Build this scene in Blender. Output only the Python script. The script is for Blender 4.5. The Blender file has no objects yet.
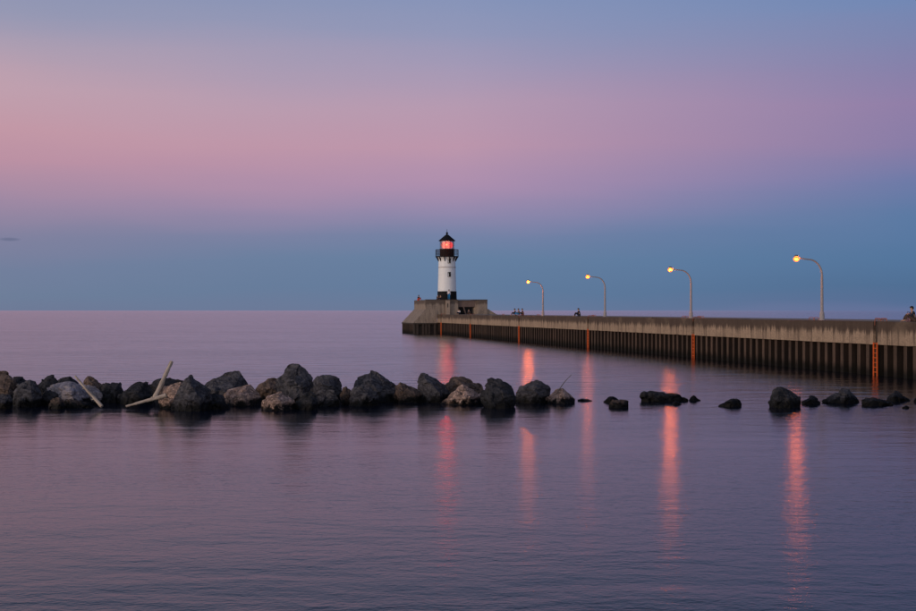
import bpy, bmesh, math, random
from mathutils import Vector, Matrix, noise
random.seed(7)
SC = bpy.context.scene
COL = SC.collection

# ------------------------------------------------------------------ camera, sky, sun, exposure
H = 3.83            # eye height above the lake
F, CX, HY = 1272.0, 458.0, 310.5
cam_d = bpy.data.cameras.new('camera')
cam = bpy.data.objects.new('camera', cam_d); COL.objects.link(cam)
cam.location = (0, 0, H); cam.rotation_euler = (math.radians(90), 0, 0)
cam_d.sensor_width = 36.0; cam_d.lens = F / 916 * 36.0
cam_d.shift_y = 5.0 / 916
cam_d.clip_start = 0.1; cam_d.clip_end = 120000
SC.camera = cam

def lin(c):
    return tuple(((x / 255) / 12.92 if x / 255 <= 0.04045 else ((x / 255 + 0.055) / 1.055) ** 2.4) for x in c)

class NT:
    """small node-tree helper"""
    def __init__(s, tree): s.t = tree; s.n = tree.nodes; s.l = tree.links
    def node(s, kind, **kw):
        n = s.n.new(kind)
        for k, v in kw.items(): setattr(n, k, v)
        return n
    def link(s, a, b): s.l.new(a, b)
    def val(s, sock, v):
        if hasattr(v, 'is_output') or hasattr(v, 'links'): s.l.new(v, sock)
        else: sock.default_value = v
    def math(s, op, a, b=0.0, c=None, clamp=False):
        n = s.node('ShaderNodeMath', operation=op, use_clamp=clamp)
        s.val(n.inputs[0], a); s.val(n.inputs[1], b)
        if c is not None: s.val(n.inputs[2], c)
        return n.outputs[0]
    def mapr(s, v, a, b, c=0.0, d=1.0, smooth=True):
        n = s.node('ShaderNodeMapRange', interpolation_type='SMOOTHSTEP' if smooth else 'LINEAR')
        s.val(n.inputs['Value'], v)
        n.inputs['From Min'].default_value = a; n.inputs['From Max'].default_value = b
        n.inputs['To Min'].default_value = c; n.inputs['To Max'].default_value = d
        return n.outputs['Result']
    def ramp(s, v, stops, interp='LINEAR'):
        n = s.node('ShaderNodeValToRGB'); n.color_ramp.interpolation = interp
        e = n.color_ramp.elements
        while len(e) > 1: e.remove(e[-1])
        e[0].position = stops[0][0]; e[0].color = (*stops[0][1], 1)
        for p, c in stops[1:]:
            q = e.new(p); q.color = (*c, 1)
        s.val(n.inputs[0], v)
        return n.outputs['Color']
    def mix(s, f, a, b, mode='MIX'):
        n = s.node('ShaderNodeMix', data_type='RGBA', blend_type=mode)
        s.val(n.inputs[0], f)
        for i, v in ((6, a), (7, b)):
            if isinstance(v, tuple): n.inputs[i].default_value = (*v[:3], 1)
            else: s.l.new(v, n.inputs[i])
        return n.outputs[2]
    def noise(s, vec, scale, detail=4, rough=0.5, dist=0.0):
        n = s.node('ShaderNodeTexNoise'); n.inputs['Scale'].default_value = scale
        n.inputs['Detail'].default_value = detail; n.inputs['Roughness'].default_value = rough
        n.inputs['Distortion'].default_value = dist
        if vec is not None: s.l.new(vec, n.inputs['Vector'])
        return n.outputs[0]
    def mapping(s, vec, scale=(1, 1, 1), loc=(0, 0, 0), rot=(0, 0, 0)):
        n = s.node('ShaderNodeMapping'); n.inputs['Scale'].default_value = scale
        n.inputs['Location'].default_value = loc; n.inputs['Rotation'].default_value = rot
        s.l.new(vec, n.inputs['Vector']); return n.outputs[0]

world = bpy.data.worlds.new('World'); SC.world = world; world.use_nodes = True
wn = NT(world.node_tree); wn.n.clear()
tc = wn.node('ShaderNodeTexCoord')
sep = wn.node('ShaderNodeSeparateXYZ'); wn.link(tc.outputs['Generated'], sep.inputs[0])
az = wn.math('ARCTAN2', sep.outputs['X'], sep.outputs['Y'])
wob = wn.noise(wn.mapping(tc.outputs['Generated'], (1.4, 1.4, 9)), 2.0, 3, 0.5)
elev = wn.math('ADD', sep.outputs['Z'], wn.math('MULTIPLY', wn.math('SUBTRACT', wob, 0.5), 0.030))
t_ = wn.math('MULTIPLY', elev, 2.0)             # 0..0.5 in sin(elevation) -> 0..1
def ys(y):                                        # image row of the gradient -> ramp position
    a = math.atan((HY - y) / F); return 2.0 * math.sin(a)
LEFT = [(310, (110, 122, 150)), (292, (110, 126, 153)), (262, (114, 127, 156)), (238, (128, 129, 158)), (205, (160, 137, 163)),
        (168, (188, 145, 163)), (140, (195, 152, 166)), (100, (192, 160, 174)), (62, (174, 158, 177)), (28, (150, 152, 179)), (0, (138, 148, 179))]
MID = [(310, (106, 122, 153)), (290, (98, 124, 157)), (262, (102, 128, 161)), (236, (116, 130, 165)), (212, (144, 136, 171)),
       (185, (173, 143, 174)), (150, (188, 150, 172)), (110, (182, 154, 177)), (70, (163, 153, 182)), (35, (146, 151, 184)), (0, (134, 148, 185))]
RIGHT = [(310, (98, 113, 152)), (304, (86, 110, 148)), (290, (80, 111, 148)), (262, (84, 118, 157)), (225, (92, 122, 163)), (190, (112, 123, 168)),
         (155, (137, 125, 167)), (112, (145, 127, 168)), (80, (136, 129, 170)), (50, (126, 133, 174)), (20, (115, 136, 180)), (0, (110, 136, 181))]
def stops(L, top=(84, 102, 136), zen=(60, 78, 118)):
    s = [(ys(y), lin(c)) for y, c in L]
    return s + [(0.58, lin(tuple(a * 0.25 + b * 0.75 for a, b in zip(L[-1][1], top)))), (0.74, lin(tuple(0.85 * b for b in top))), (1.0, lin(tuple(0.72 * b for b in top)))]
cL = wn.ramp(t_, stops(LEFT)); cM = wn.ramp(t_, stops(MID)); cR = wn.ramp(t_, stops(RIGHT))
c1 = wn.mix(wn.mapr(az, -0.36, 0.0, smooth=False), cL, cM)
c2 = wn.mix(wn.mapr(az, 0.0, 0.34, smooth=False), c1, cR)
# darker blue overhead
c3 = wn.mix(wn.mapr(sep.outputs['Z'], 0.4, 1.0), c2, lin((62, 78, 118)))
# sunset side of the sky, behind the camera
back = wn.ramp(t_, [(0.0, (1.40, 1.08, 0.86)), (0.12, (1.35, 1.14, 0.98)), (0.4, (0.94, 0.91, 0.93)), (1.0, (0.40, 0.44, 0.58))])
b2 = wn.mix(wn.mapr(sep.outputs['Z'], 0.4, 1.0), back, lin((72, 90, 135)))
sd = Vector((-0.62, -0.78, 0)).normalized()
dt = wn.math('ADD', wn.math('MULTIPLY', sep.outputs['X'], sd.x), wn.math('MULTIPLY', sep.outputs['Y'], sd.y))
c4 = wn.mix(wn.mapr(dt, -0.55, 0.85), c3, b2)
# one thin far cloud low on the left
cm = wn.math('ADD', wn.math('POWER', wn.math('MULTIPLY', wn.math('SUBTRACT', az, -0.339), 110.0), 2.0),
             wn.math('POWER', wn.math('MULTIPLY', wn.math('SUBTRACT', sep.outputs['Z'], 0.0527), 620.0), 2.0))
c5 = wn.mix(wn.mapr(cm, 0.0, 1.0, 0.5, 0.0), c4, lin((88, 98, 128)))
bg = wn.node('ShaderNodeBackground'); wn.link(c5, bg.inputs[0]); bg.inputs[1].default_value = 1.0
wo = wn.node('ShaderNodeOutputWorld'); wn.link(bg.outputs[0], wo.inputs[0])

sun_d = bpy.data.lights.new('sun', 'SUN'); sun = bpy.data.objects.new('sun', sun_d); COL.objects.link(sun)
sun_d.energy = 0.95; sun_d.angle = math.radians(10); sun_d.color = (1.0, 0.72, 0.50)
sun.rotation_euler = Vector((0.80, 0.58, -0.17)).to_track_quat('-Z', 'Y').to_euler()

SC.view_settings.view_transform = 'Standard'; SC.view_settings.look = 'None'
SC.view_settings.exposure = 0.0; SC.view_settings.gamma = 1.0
SC.render.engine = 'CYCLES'
SC.cycles.use_denoising = True
SC.cycles.max_bounces = 6
SC.cycles.sample_clamp_indirect = 4.0

# ------------------------------------------------------------------ materials
def mat(name, build):
    m = bpy.data.materials.new(name); m.use_nodes = True
    t = NT(m.node_tree); t.n.clear()
    out = t.node('ShaderNodeOutputMaterial')
    t.link(build(t), out.inputs[0])
    return m
def pbsdf(t, col, rough=0.6, normal=None, metal=0.0, spec=0.5, ior=None):
    p = t.node('ShaderNodeBsdfPrincipled')
    if isinstance(col, tuple): p.inputs['Base Color'].default_value = (*col[:3], 1)
    else: t.link(col, p.inputs['Base Color'])
    t.val(p.inputs['Roughness'], rough); p.inputs['Metallic'].default_value = metal
    p.inputs['Specular IOR Level'].default_value = spec
    if ior: p.inputs['IOR'].default_value = ior
    if normal is not None: t.link(normal, p.inputs['Normal'])
    return p.outputs[0]
def bump(t, h, strength, dist):
    b = t.node('ShaderNodeBump'); b.inputs['Strength'].default_value = strength; b.inputs['Distance'].default_value = dist
    t.link(h, b.inputs['Height']); return b.outputs[0]
def simple(name, col, rough=0.6, var=0.25, scale=6.0, metal=0.0, bmp=0.2, spec=0.3):
    def f(t):
        o = t.node('ShaderNodeTexCoord').outputs['Object']
        n = t.noise(o, scale, 5, 0.6)
        c = t.mix(n, tuple(x * (1 - var) for x in col), tuple(min(1, x * (1 + var)) for x in col))
        return pbsdf(t, c, rough, bump(t, n, bmp, 0.02), metal, spec)
    return mat(name, f)

def water_mat():
    def f(t):
        g = t.node('ShaderNodeNewGeometry').outputs['Position']
        sw = t.noise(t.mapping(g, (0.5, 1.25, 1)), 0.55, 2, 0.5, 0.4)      # slow swell, metres long
        rp = t.noise(t.mapping(g, (0.8, 1.3, 1), (3, 8, 0), (0, 0, 0.3)), 2.4, 3, 0.55, 0.3)
        fn = t.noise(g, 11.0, 2, 0.5)
        patch = t.mapr(t.noise(t.mapping(g, (0.35, 1, 1)), 0.06, 3, 0.6), 0.35, 0.65, 0.45, 1.0)
        yy = t.node('ShaderNodeSeparateXYZ'); t.link(g, yy.inputs[0])
        out_ = t.mapr(yy.outputs['Y'], 46, 70)                 # open lake beyond the sheltering rocks
        sl = t.mapr(out_, 0, 1, 0.022, 0.13, False)
        h = t.math('ADD', t.math('MULTIPLY', sw, sl), t.math('MULTIPLY', t.math('MULTIPLY', rp, t.mapr(out_, 0, 1, 0.015, 0.036, False)), patch))
        h = t.math('ADD', h, t.math('MULTIPLY', t.math('MULTIPLY', fn, 0.0048), patch))
        b = t.node('ShaderNodeBump'); b.inputs['Strength'].default_value = 1.0; b.inputs['Distance'].default_value = 1.0
        t.link(h, b.inputs['Height'])
        fr = t.node('ShaderNodeFresnel'); fr.inputs[0].default_value = 1.333; t.link(b.outputs[0], fr.inputs['Normal'])
        df = t.node('ShaderNodeBsdfDiffuse'); df.inputs[0].default_value = (0.005, 0.009, 0.020, 1)
        gl = t.node('ShaderNodeBsdfGlossy', distribution='BECKMANN'); gl.inputs[0].default_value = (0.93, 0.92, 0.92, 1)
        t.link(t.mapr(out_, 0, 1, 0.17, 0.21, False), gl.inputs['Roughness']); t.link(b.outputs[0], gl.inputs['Normal'])
        ms = t.node('ShaderNodeMixShader'); t.link(fr.outputs[0], ms.inputs[0])
        t.link(df.outputs[0], ms.inputs[1]); t.link(gl.outputs[0], ms.inputs[2])
        return ms.outputs[0]
    return mat('lake_water', f)

def concrete_mat(name, base, stain, top_z, drip=0.75):
    def f(t):
        o = t.node('ShaderNodeNewGeometry').outputs['Position']
        z = t.node('ShaderNodeSeparateXYZ'); t.link(o, z.inputs[0])
        big = t.noise(o, 0.8, 5, 0.6); fine = t.noise(o, 9, 5, 0.65)
        dr = t.noise(t.mapping(o, (1.6, 1.6, 0.14)), 1.9, 6, 0.72)
        c = t.mix(big, tuple(x * 0.72 for x in base), tuple(x * 1.2 for x in base))
        c = t.mix(t.mapr(fine, 0.35, 0.7), c, tuple(x * 0.62 for x in base))
        # weather stain running down from the top edge
        reach = t.math('SUBTRACT', z.outputs['Z'], t.math('SUBTRACT', top_z, t.math('MULTIPLY', dr, drip * 1.9)))
        m = t.mapr(reach, -0.05, 0.35, 0.0, 0.92)
        c = t.mix(m, c, stain)
        c = t.mix(t.mapr(dr, 0.47, 0.66, 0.0, 0.72), c, stain)
        blot = t.noise(t.mapping(o, (1, 1, 1.6), (5, 2, 1)), 0.42, 5, 0.65)
        c = t.mix(t.mapr(blot, 0.52, 0.68, 0.0, 0.5), c, tuple(x * 0.45 for x in base))
        h = t.math('ADD', t.math('MULTIPLY', fine, 0.6), big)
        return pbsdf(t, c, 0.85, bump(t, h, 0.6, 0.04), 0, 0.3)
    return mat(name, f)

def rock_mat(name, a, b, spots=0.3, wet_top=0.31):
    def f(t):
        g = t.node('ShaderNodeNewGeometry').outputs['Position']
        o = t.node('ShaderNodeTexCoord').outputs['Object']
        z = t.node('ShaderNodeSeparateXYZ'); t.link(g, z.inputs[0])
        n1 = t.noise(o, 2.2, 6, 0.65, 0.6); n2 = t.noise(o, 12, 5, 0.7); n3 = t.noise(t.mapping(o, (1, 1, 3.0), (0, 0, 0), (0.5, 0.3, 0)), 3.5, 5, 0.6, 1.0)
        c = t.mix(t.mapr(n1, 0.32, 0.68), a, b)
        c = t.mix(t.mapr(n2, 0.48, 0.66, 0, spots), c, tuple(min(1, x * 2.2) for x in b))
        c = t.mix(t.mapr(n3, 0.52, 0.62, 0, 0.6), c, tuple(x * 0.4 for x in a))
        # wet, weedy band at the waterline
        edge = t.math('ADD', z.outputs['Z'], t.math('MULTIPLY', t.math('SUBTRACT', n1, 0.5), -1.1))
        w = t.mapr(edge, wet_top - 0.16, wet_top + 0.05, 1.0, 0.0)
        c = t.mix(w, c, (0.003, 0.003, 0.003))
        r = t.math('SUBTRACT', 0.85, t.math('MULTIPLY', w, 0.3))
        h = t.math('ADD', t.math('MULTIPLY', n2, 0.35), t.math('ADD', n1, t.math('MULTIPLY', n3, 0.5)))
        return pbsdf(t, c, r, bump(t, h, 0.8, 0.07), 0, 0.15)
    return mat(name, f)

def pile_mat(name, a, b):
    def f(t):
        g = t.node('ShaderNodeNewGeometry').outputs['Position']
        z = t.node('ShaderNodeSeparateXYZ'); t.link(g, z.inputs[0])
        rnd = t.node('ShaderNodeObjectInfo').outputs['Random']
        run = t.noise(t.mapping(g, (2.2, 2.2, 0.25)), 1.7, 5, 0.7); n = t.noise(g, 7, 5, 0.65)
        c = t.mix(t.mapr(run, 0.35, 0.65), a, b)
        c = t.mix(t.mapr(n, 0.5, 0.7, 0, 0.5), c, tuple(x * 0.45 for x in a))
        c = t.mix(t.math('MULTIPLY', rnd, 0.55), c, tuple(x * 0.4 for x in a))
        e = t.math('ADD', z.outputs['Z'], t.math('MULTIPLY', t.math('SUBTRACT', run, 0.5), -1.1))
        c = t.mix(t.mapr(e, 0.15, 0.75, 0.9, 0.0), c, (0.006, 0.006, 0.005))
        return pbsdf(t, c, 0.85, bump(t, n, 0.5, 0.03), 0, 0.2)
    return mat(name, f)

def wood_mat(name, a, b):
    def f(t):
        o = t.node('ShaderNodeTexCoord').outputs['Object']
        n = t.noise(t.mapping(o, (14, 14, 0.8)), 2.5, 5, 0.65)
        c = t.mix(t.mapr(n, 0.3, 0.7), a, b)
        return pbsdf(t, c, 0.8, bump(t, n, 0.7, 0.02), 0, 0.3)
    return mat(name, f)

def emit(name, col, strength):
    def f(t):
        e = t.node('ShaderNodeEmission'); e.inputs[0].default_value = (*col, 1); e.inputs[1].default_value = strength
        return e.outputs[0]
    return mat(name, f)

def tinted_glass(name, tint, clear):
    def f(t):
        tr = t.node('ShaderNodeBsdfTransparent'); tr.inputs[0].default_value = (*tint, 1)
        gl = t.node('ShaderNodeBsdfGlossy'); gl.inputs['Roughness'].default_value = 0.08
        gl.inputs[0].default_value = (1, 1, 1, 1)
        m = t.node('ShaderNodeMixShader'); m.inputs[0].default_value = 1 - clear
        t.link(tr.outputs[0], m.inputs[1]); t.link(gl.outputs[0], m.inputs[2]); return m.outputs[0]
    return mat(name, f)

M = {
 'water': water_mat(),
 'pier_concrete': concrete_mat('pier_concrete', (0.42, 0.305, 0.215), (0.062, 0.041, 0.031), 3.2, 0.85),
 'head_concrete': concrete_mat('head_concrete', (0.34, 0.27, 0.215), (0.10, 0.075, 0.062), 5.6, 0.9),
 'light_concrete': concrete_mat('light_concrete', (0.42, 0.33, 0.26), (0.20, 0.15, 0.12), 5.6, 0.3),
 'dark_concrete': simple('stained_concrete', (0.055, 0.042, 0.036), 0.9, 0.4, 3),
 'lintel_concrete': simple('lintel_concrete', (0.15, 0.105, 0.09), 0.9, 0.35, 2),
 'deck': simple('deck_concrete', (0.26, 0.22, 0.18), 0.9, 0.25, 1.5),
 'steel_pile': pile_mat('shaded_rusty_pile', (0.016, 0.011, 0.010), (0.034, 0.021, 0.016)),  # rust colour, darkened to paint in the shade of the recesses
 'lit_steel': pile_mat('lit_pile_face', (0.070, 0.046, 0.034), (0.125, 0.082, 0.060)),  # same steel painted lighter, for outer faces that catch the light
 'orange': simple('orange_paint', (0.66, 0.115, 0.02), 0.6, 0.3, 5),
 'dull_orange': simple('faded_orange_paint', (0.34, 0.12, 0.08), 0.6, 0.3, 5),
 'white_paint': simple('white_tower_paint', (0.78, 0.79, 0.80), 0.45, 0.06, 1.8, 0, 0.05),
 'seam': simple('weathered_seam_paint', (0.50, 0.46, 0.45), 0.6, 0.2, 3),
 'black_paint': simple('black_tower_paint', (0.010, 0.010, 0.011), 0.75, 0.3, 3, 0, 0.1, 0.15),
 'brown_iron': simple('dark_red_iron', (0.020, 0.009, 0.008), 0.7, 0.3, 4, 0, 0.1, 0.2),
 'galv': simple('galvanised_pole', (0.30, 0.29, 0.30), 0.75, 0.12, 4, 0.0, 0.0),
 'lamp_housing': simple('lamp_housing', (0.16, 0.15, 0.15), 0.5, 0.2, 5),
 'glass_dark': simple('dark_window_glass', (0.006, 0.006, 0.008), 0.3, 0.1, 2, 0, 0.0, 0.1),
 'glass': tinted_glass('lantern_glass', (1.0, 0.93, 0.92), 0.90),
 'lens_red': emit('red_lens_glow', (1.0, 0.055, 0.030), 1.0),
 'lens_core': emit('lens_lamp', (1.0, 0.0018, 0.0005), 400.0),
 'wet_rock': rock_mat('black_basalt', (0.012, 0.013, 0.016), (0.046, 0.045, 0.050)),
 'grey_rock': rock_mat('blue_grey_rock', (0.020, 0.020, 0.025), (0.090, 0.086, 0.094)),
 'brown_rock': rock_mat('brown_rock', (0.038, 0.028, 0.024), (0.155, 0.112, 0.090)),
 'tan_rock': rock_mat('tan_granite', (0.13, 0.094, 0.076), (0.38, 0.265, 0.22), 0.6, 0.25),
 'pale_rock': rock_mat('pale_mauve_slab', (0.14, 0.128, 0.145), (0.30, 0.27, 0.29), 0.3, 0.25),
 'wood': wood_mat('bleached_driftwood', (0.20, 0.155, 0.12), (0.58, 0.49, 0.41)),
 'dark_wood': wood_mat('grey_driftwood', (0.08, 0.07, 0.06), (0.20, 0.17, 0.15)),
 'skin': simple('skin', (0.42, 0.24, 0.17), 0.6, 0.1, 8),
 'hair': simple('dark_hair', (0.02, 0.014, 0.01), 0.6, 0.2, 20),
 'white_cloth': simple('white_cloth', (0.80, 0.74, 0.74), 0.9, 0.05, 8),
 'blue_cloth': simple('blue_cloth', (0.03, 0.22, 0.50), 0.9, 0.15, 8),
 'navy_cloth': simple('navy_cloth', (0.02, 0.024, 0.04), 0.9, 0.15, 8),
 'brown_cloth': simple('brown_cloth', (0.075, 0.048, 0.038), 0.9, 0.15, 8),
 'red_cloth': simple('red_cloth', (0.55, 0.06, 0.03), 0.9, 0.15, 8),
 'pink_cloth': simple('dusty_pink_cloth', (0.30, 0.17, 0.20), 0.9, 0.15, 8),
 'grey_cloth': simple('grey_cloth', (0.10, 0.10, 0.12), 0.9, 0.15, 8),
}

# ------------------------------------------------------------------ object helpers
def link(o, parent=None):
    COL.objects.link(o)
    if parent: o.parent = parent
    return o
def empty(name, loc=(0, 0, 0), rz=0.0, parent=None):
    o = bpy.data.objects.new(name, None); o.location = loc; o.rotation_euler = (0, 0, rz)
    o.empty_display_size = 0.3
    return link(o, parent)
def tag(o, label=None, cat=None, group=None, kind=None):
    if label: o['label'] = label
    if cat: o['category'] = cat
    if group: o['group'] = group
    if kind: o['kind'] = kind
    return o
def mesh_from(name, bm, m, smooth=False):
    bmesh.ops.recalc_face_normals(bm, faces=bm.faces)
    me = bpy.data.meshes.new(name); bm.to_mesh(me); bm.free()
    me.materials.append(m)
    if smooth:
        for p in me.polygons: p.use_smooth = True
        me.set_sharp_from_angle(angle=math.radians(38))
    return me
def obj(name, bm, m, parent=None, smooth=False, loc=(0, 0, 0)):
    o = bpy.data.objects.new(name, mesh_from(name, bm, m, smooth)); o.location = loc
    return link(o, parent)
def inst(name, me, parent=None, loc=(0, 0, 0), rot=(0, 0, 0)):
    o = bpy.data.objects.new(name, me); o.location = loc; o.rotation_euler = rot
    return link(o, parent)
def box(bm, x0, x1, y0, y1, z0, z1, bev=0.0):
    r = bmesh.ops.create_cube(bm, size=1.0)
    vs = r['verts']
    for v in vs:
        v.co = Vector((x0 + (v.co.x + .5) * (x1 - x0), y0 + (v.co.y + .5) * (y1 - y0), z0 + (v.co.z + .5) * (z1 - z0)))
    if bev > 0:
        es = list({e for v in vs for e in v.link_edges})
        bmesh.ops.bevel(bm, geom=es, offset=bev, segments=2, affect='EDGES', profile=0.5)
    return bm
def lathe(bm, prof, seg=32, cx=0, cy=0, cap=True):
    rings = []
    for r, z in prof:
        rings.append([bm.verts.new((cx + r * math.cos(2 * math.pi * i / seg), cy + r * math.sin(2 * math.pi * i / seg), z)) for i in range(seg)])
    for a, b in zip(rings, rings[1:]):
        for i in range(seg):
            j = (i + 1) % seg
            bm.faces.new((a[i], a[j], b[j], b[i]))
    if cap:
        bm.faces.new(rings[0][::-1]); bm.faces.new(rings[-1])
    return bm
def tube(bm, pts, radii, seg=8, cap=True):
    pts = [Vector(p) for p in pts]
    if not hasattr(radii, '__len__'): radii = [radii] * len(pts)
    rings = []; up = None
    for i, p in enumerate(pts):
        d = (pts[min(i + 1, len(pts) - 1)] - pts[max(i - 1, 0)]).normalized()
        if up is None:
            up = d.orthogonal().normalized()
        up = (up - d * up.dot(d)).normalized(); s = d.cross(up)
        rings.append([bm.verts.new(p + (up * math.cos(2 * math.pi * k / seg) + s * math.sin(2 * math.pi * k / seg)) * radii[i]) for k in range(seg)])
    for a, b in zip(rings, rings[1:]):
        for k in range(seg):
            j = (k + 1) % seg
            bm.faces.new((a[k], a[j], b[j], b[k]))
    if cap:
        bm.faces.new(rings[0][::-1]); bm.faces.new(rings[-1])
    return bm
def at(px, py, Y):
    return Vector(((px - CX) / F * Y, Y, H + (HY - py) / F * Y))

# ------------------------------------------------------------------ lake
bm = bmesh.new()
xs = [-60000, -6000, -600, -60, 60, 600, 6000, 60000]; ysn = [-400, -20, 20, 60, 150, 400, 1500, 8000, 60000]
g = [[bm.verts.new((x, y, 0)) for x in xs] for y in ysn]
for j in range(len(ysn) - 1):
    for i in range(len(xs) - 1):
        bm.faces.new((g[j][i], g[j][i + 1], g[j + 1][i + 1], g[j + 1][i]))
tag(obj('water', bm, M['water']), 'calm lake surface mirroring the dusk sky', kind='structure')

# ------------------------------------------------------------------ pier
ROT = math.atan(0.2052); ORG = (39.86, 0, 0)
TOPZ, MIDZ = 3.2, 1.83
U0, U1 = 34.0, 215.4
pier = empty('pier', ORG, ROT)
tag(pier, 'long concrete pier on dark steel sheet piles running out to the lighthouse', 'pier')
lad_u = [76.3 - 28.0, 76.3, 104.3, 132.4, 160.8, 189.4, 212.1]
edges = [U0] + lad_u + [U1]
for i in range(len(edges) - 1):
    a = edges[i] + (0.23 if i else 0); b = edges[i + 1] - (0.23 if i < len(edges) - 2 else 0)
    # split each bay once more so the casting joints read
    n = max(1, round((b - a) / 9.3))
    for k in range(n):
        p, q = a + (b - a) * k / n, a + (b - a) * (k + 1) / n
        bm = bmesh.new(); ns = 14; dz = random.uniform(-0.015, 0.015); dx = random.uniform(-0.012, 0.012); rings = []
        for m_ in range(ns + 1):
            yy = p + 0.008 + (q - p - 0.016) * m_ / ns
            ch = 0.03 + 0.10 * max(0.0, noise.noise(Vector((yy * 0.9, 3.1, k)))) + (0.10 if random.random() < 0.05 else 0)
            lo_ = 0.04 * max(0.0, noise.noise(Vector((yy * 0.7, 9.1, k))))
            rings.append([bm.verts.new(c) for c in ((dx, yy, MIDZ + lo_), (dx + 0.01 * noise.noise(Vector((yy, 0, 0))), yy, (MIDZ + TOPZ) / 2),
                (dx, yy, TOPZ - ch), (dx + ch * 0.8, yy, TOPZ + dz - 0.3 * max(0, ch - 0.06)), (0.62, yy, TOPZ + dz), (0.62, yy, MIDZ))])
        for a_, b_ in zip(rings, rings[1:]):
            for w_ in range(6):
                bm.faces.new((a_[w_], a_[(w_ + 1) % 6], b_[(w_ + 1) % 6], b_[w_]))
        bm.faces.new(rings[0]); bm.faces.new(rings[-1][::-1])
        obj('concrete_panel', bm, M['pier_concrete'], pier)
bm = bmesh.new(); box(bm, 0.16, 0.61, U0, U1, MIDZ + 0.01, TOPZ - 0.04)
obj('joint_backing', bm, M['dark_concrete'], pier)
bm = bmesh.new(); box(bm, 0.622, 9.2, U0, U1 + 3, TOPZ - 0.5, TOPZ - 0.02)
obj('deck', bm, M['deck'], pier)
bm = bmesh.new(); box(bm, 0.72, 9.2, U0, U1, -2.0, TOPZ - 0.502)
obj('core', bm, M['dark_concrete'], pier)
# one sheet pile: outer pan, two webs and half of the inner pan on each side
def pile_mesh(name, pitch, depth, z0, z1, m):
    w = pitch * 0.18; s = pitch * 0.08; t = 0.02; h = pitch / 2
    line = [(depth, -h), (depth, -w - s), (0.0, -w), (0.0, w), (depth, w + s), (depth, h)]
    bm = bmesh.new()
    fr = [[bm.verts.new((x, y, z)) for x, y in line] for z in (z0, z1)]
    bk = [[bm.verts.new((x + t + 0.01, y, z)) for x, y in line] for z in (z0, z1)]
    for i in range(len(line) - 1):
        q = bm.faces.new((fr[0][i], fr[0][i + 1], fr[1][i + 1], fr[1][i]))
        if i == 2: q.material_index = 1  # outer pan takes the lighter copy, its light painted in
        bm.faces.new((bk[0][i], bk[1][i], bk[1][i + 1], bk[0][i + 1]))
        bm.faces.new((fr[1][i], fr[1][i + 1], bk[1][i + 1], bk[1][i]))
    me = mesh_from(name, bm, m); me.materials.append(M['lit_steel']); return me
PITCH = 1.02
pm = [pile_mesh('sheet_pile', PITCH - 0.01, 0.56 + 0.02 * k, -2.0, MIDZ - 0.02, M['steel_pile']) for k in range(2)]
u = U0 + PITCH / 2; k = 0
while u < U1 - 0.2:
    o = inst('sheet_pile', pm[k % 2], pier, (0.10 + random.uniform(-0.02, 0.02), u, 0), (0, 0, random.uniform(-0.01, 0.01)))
    u += PITCH; k += 1
# orange ladders in the joints
rail_bm = bmesh.new(); box(rail_bm, -0.03, 0.03, -0.035, 0.035, -1.0, 1.95); rail_me = mesh_from('rail', rail_bm, M['orange'])
rung_bm = bmesh.new(); tube(rung_bm, [(0, -0.2, 0), (0, 0.2, 0)], 0.025, 6); rung_me = mesh_from('rung', rung_bm, M['orange'])
grab_bm = bmesh.new(); tube(grab_bm, [(0.02, 0, 2.95), (0.02, 0, 3.25), (0.06, 0, 3.32), (0.5, 0, 3.32), (0.56, 0, 3.26), (0.56, 0, 3.18)], 0.02, 6); grab_me = mesh_from('grab_rail', grab_bm, M['dull_orange'])
for u in lad_u:
    l = empty('ladder', (0.0, u, 0), 0, pier)
    l['label'] = 'orange steel ladder down the pier face'
    for s in (-1, 1):
        inst('rail', rail_me, l, (0.0, s * 0.2, 0))
        inst('grab_rail', grab_me, l, (0.06, s * 0.2, 0))
    for i in range(9):
        inst('rung', rung_me, l, (0.0, 0, -0.35 + i * 0.28))

# low hoop rails along the pier edge
def pier_pt(v, u, z=0.0):
    c, s = math.cos(ROT), math.sin(ROT)
    return Vector((ORG[0] + v * c - u * s, v * s + u * c, z))
hoop_bm = bmesh.new()
for y0, y1 in ((-0.65, -0.03), (0.03, 0.65)):
    tube(hoop_bm, [(0, y0, 0), (0, y0, 0.13), (0, y0 + 0.06, 0.17), (0, y1 - 0.06, 0.17), (0, y1, 0.13), (0, y1, 0)], 0.022, 6)
hoop_me = mesh_from('hoop_rail', hoop_bm, M['dull_orange'])
def u_at(px, v=0.35):
    a = 39.86 + v * 1.021
    return F * a / (px - 197) / math.cos(ROT)
for px, lab in ((881.5, 'low faded orange hoop rail above the nearest ladder'),
                (814.5, 'low faded orange hoop rail beside the base of the nearest lamp post'),
                (701, 'low faded orange hoop rail just right of the second nearest lamp post'),
                (685.5, 'low faded orange hoop rail just left of the second nearest lamp post'),
                (594, 'low faded orange hoop rail left of the third lamp post'),
                (538.5, 'low faded orange hoop rail left of the farthest lamp post'),
                (503.5, 'low faded orange hoop rail between the platform and the seated group')):
    o = inst('hoop_rail', hoop_me, None, pier_pt(0.35, u_at(px), TOPZ + 0.0), (0, 0, ROT))
    tag(o, lab, 'railing', 'low hoop rails on the pier edge')

# ------------------------------------------------------------------ pier head platform
head = empty('concrete_platform', pier_pt(0, 215.4), ROT)
tag(head, 'raised weathered concrete platform with battered sides under the lighthouse', 'platform')
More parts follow.
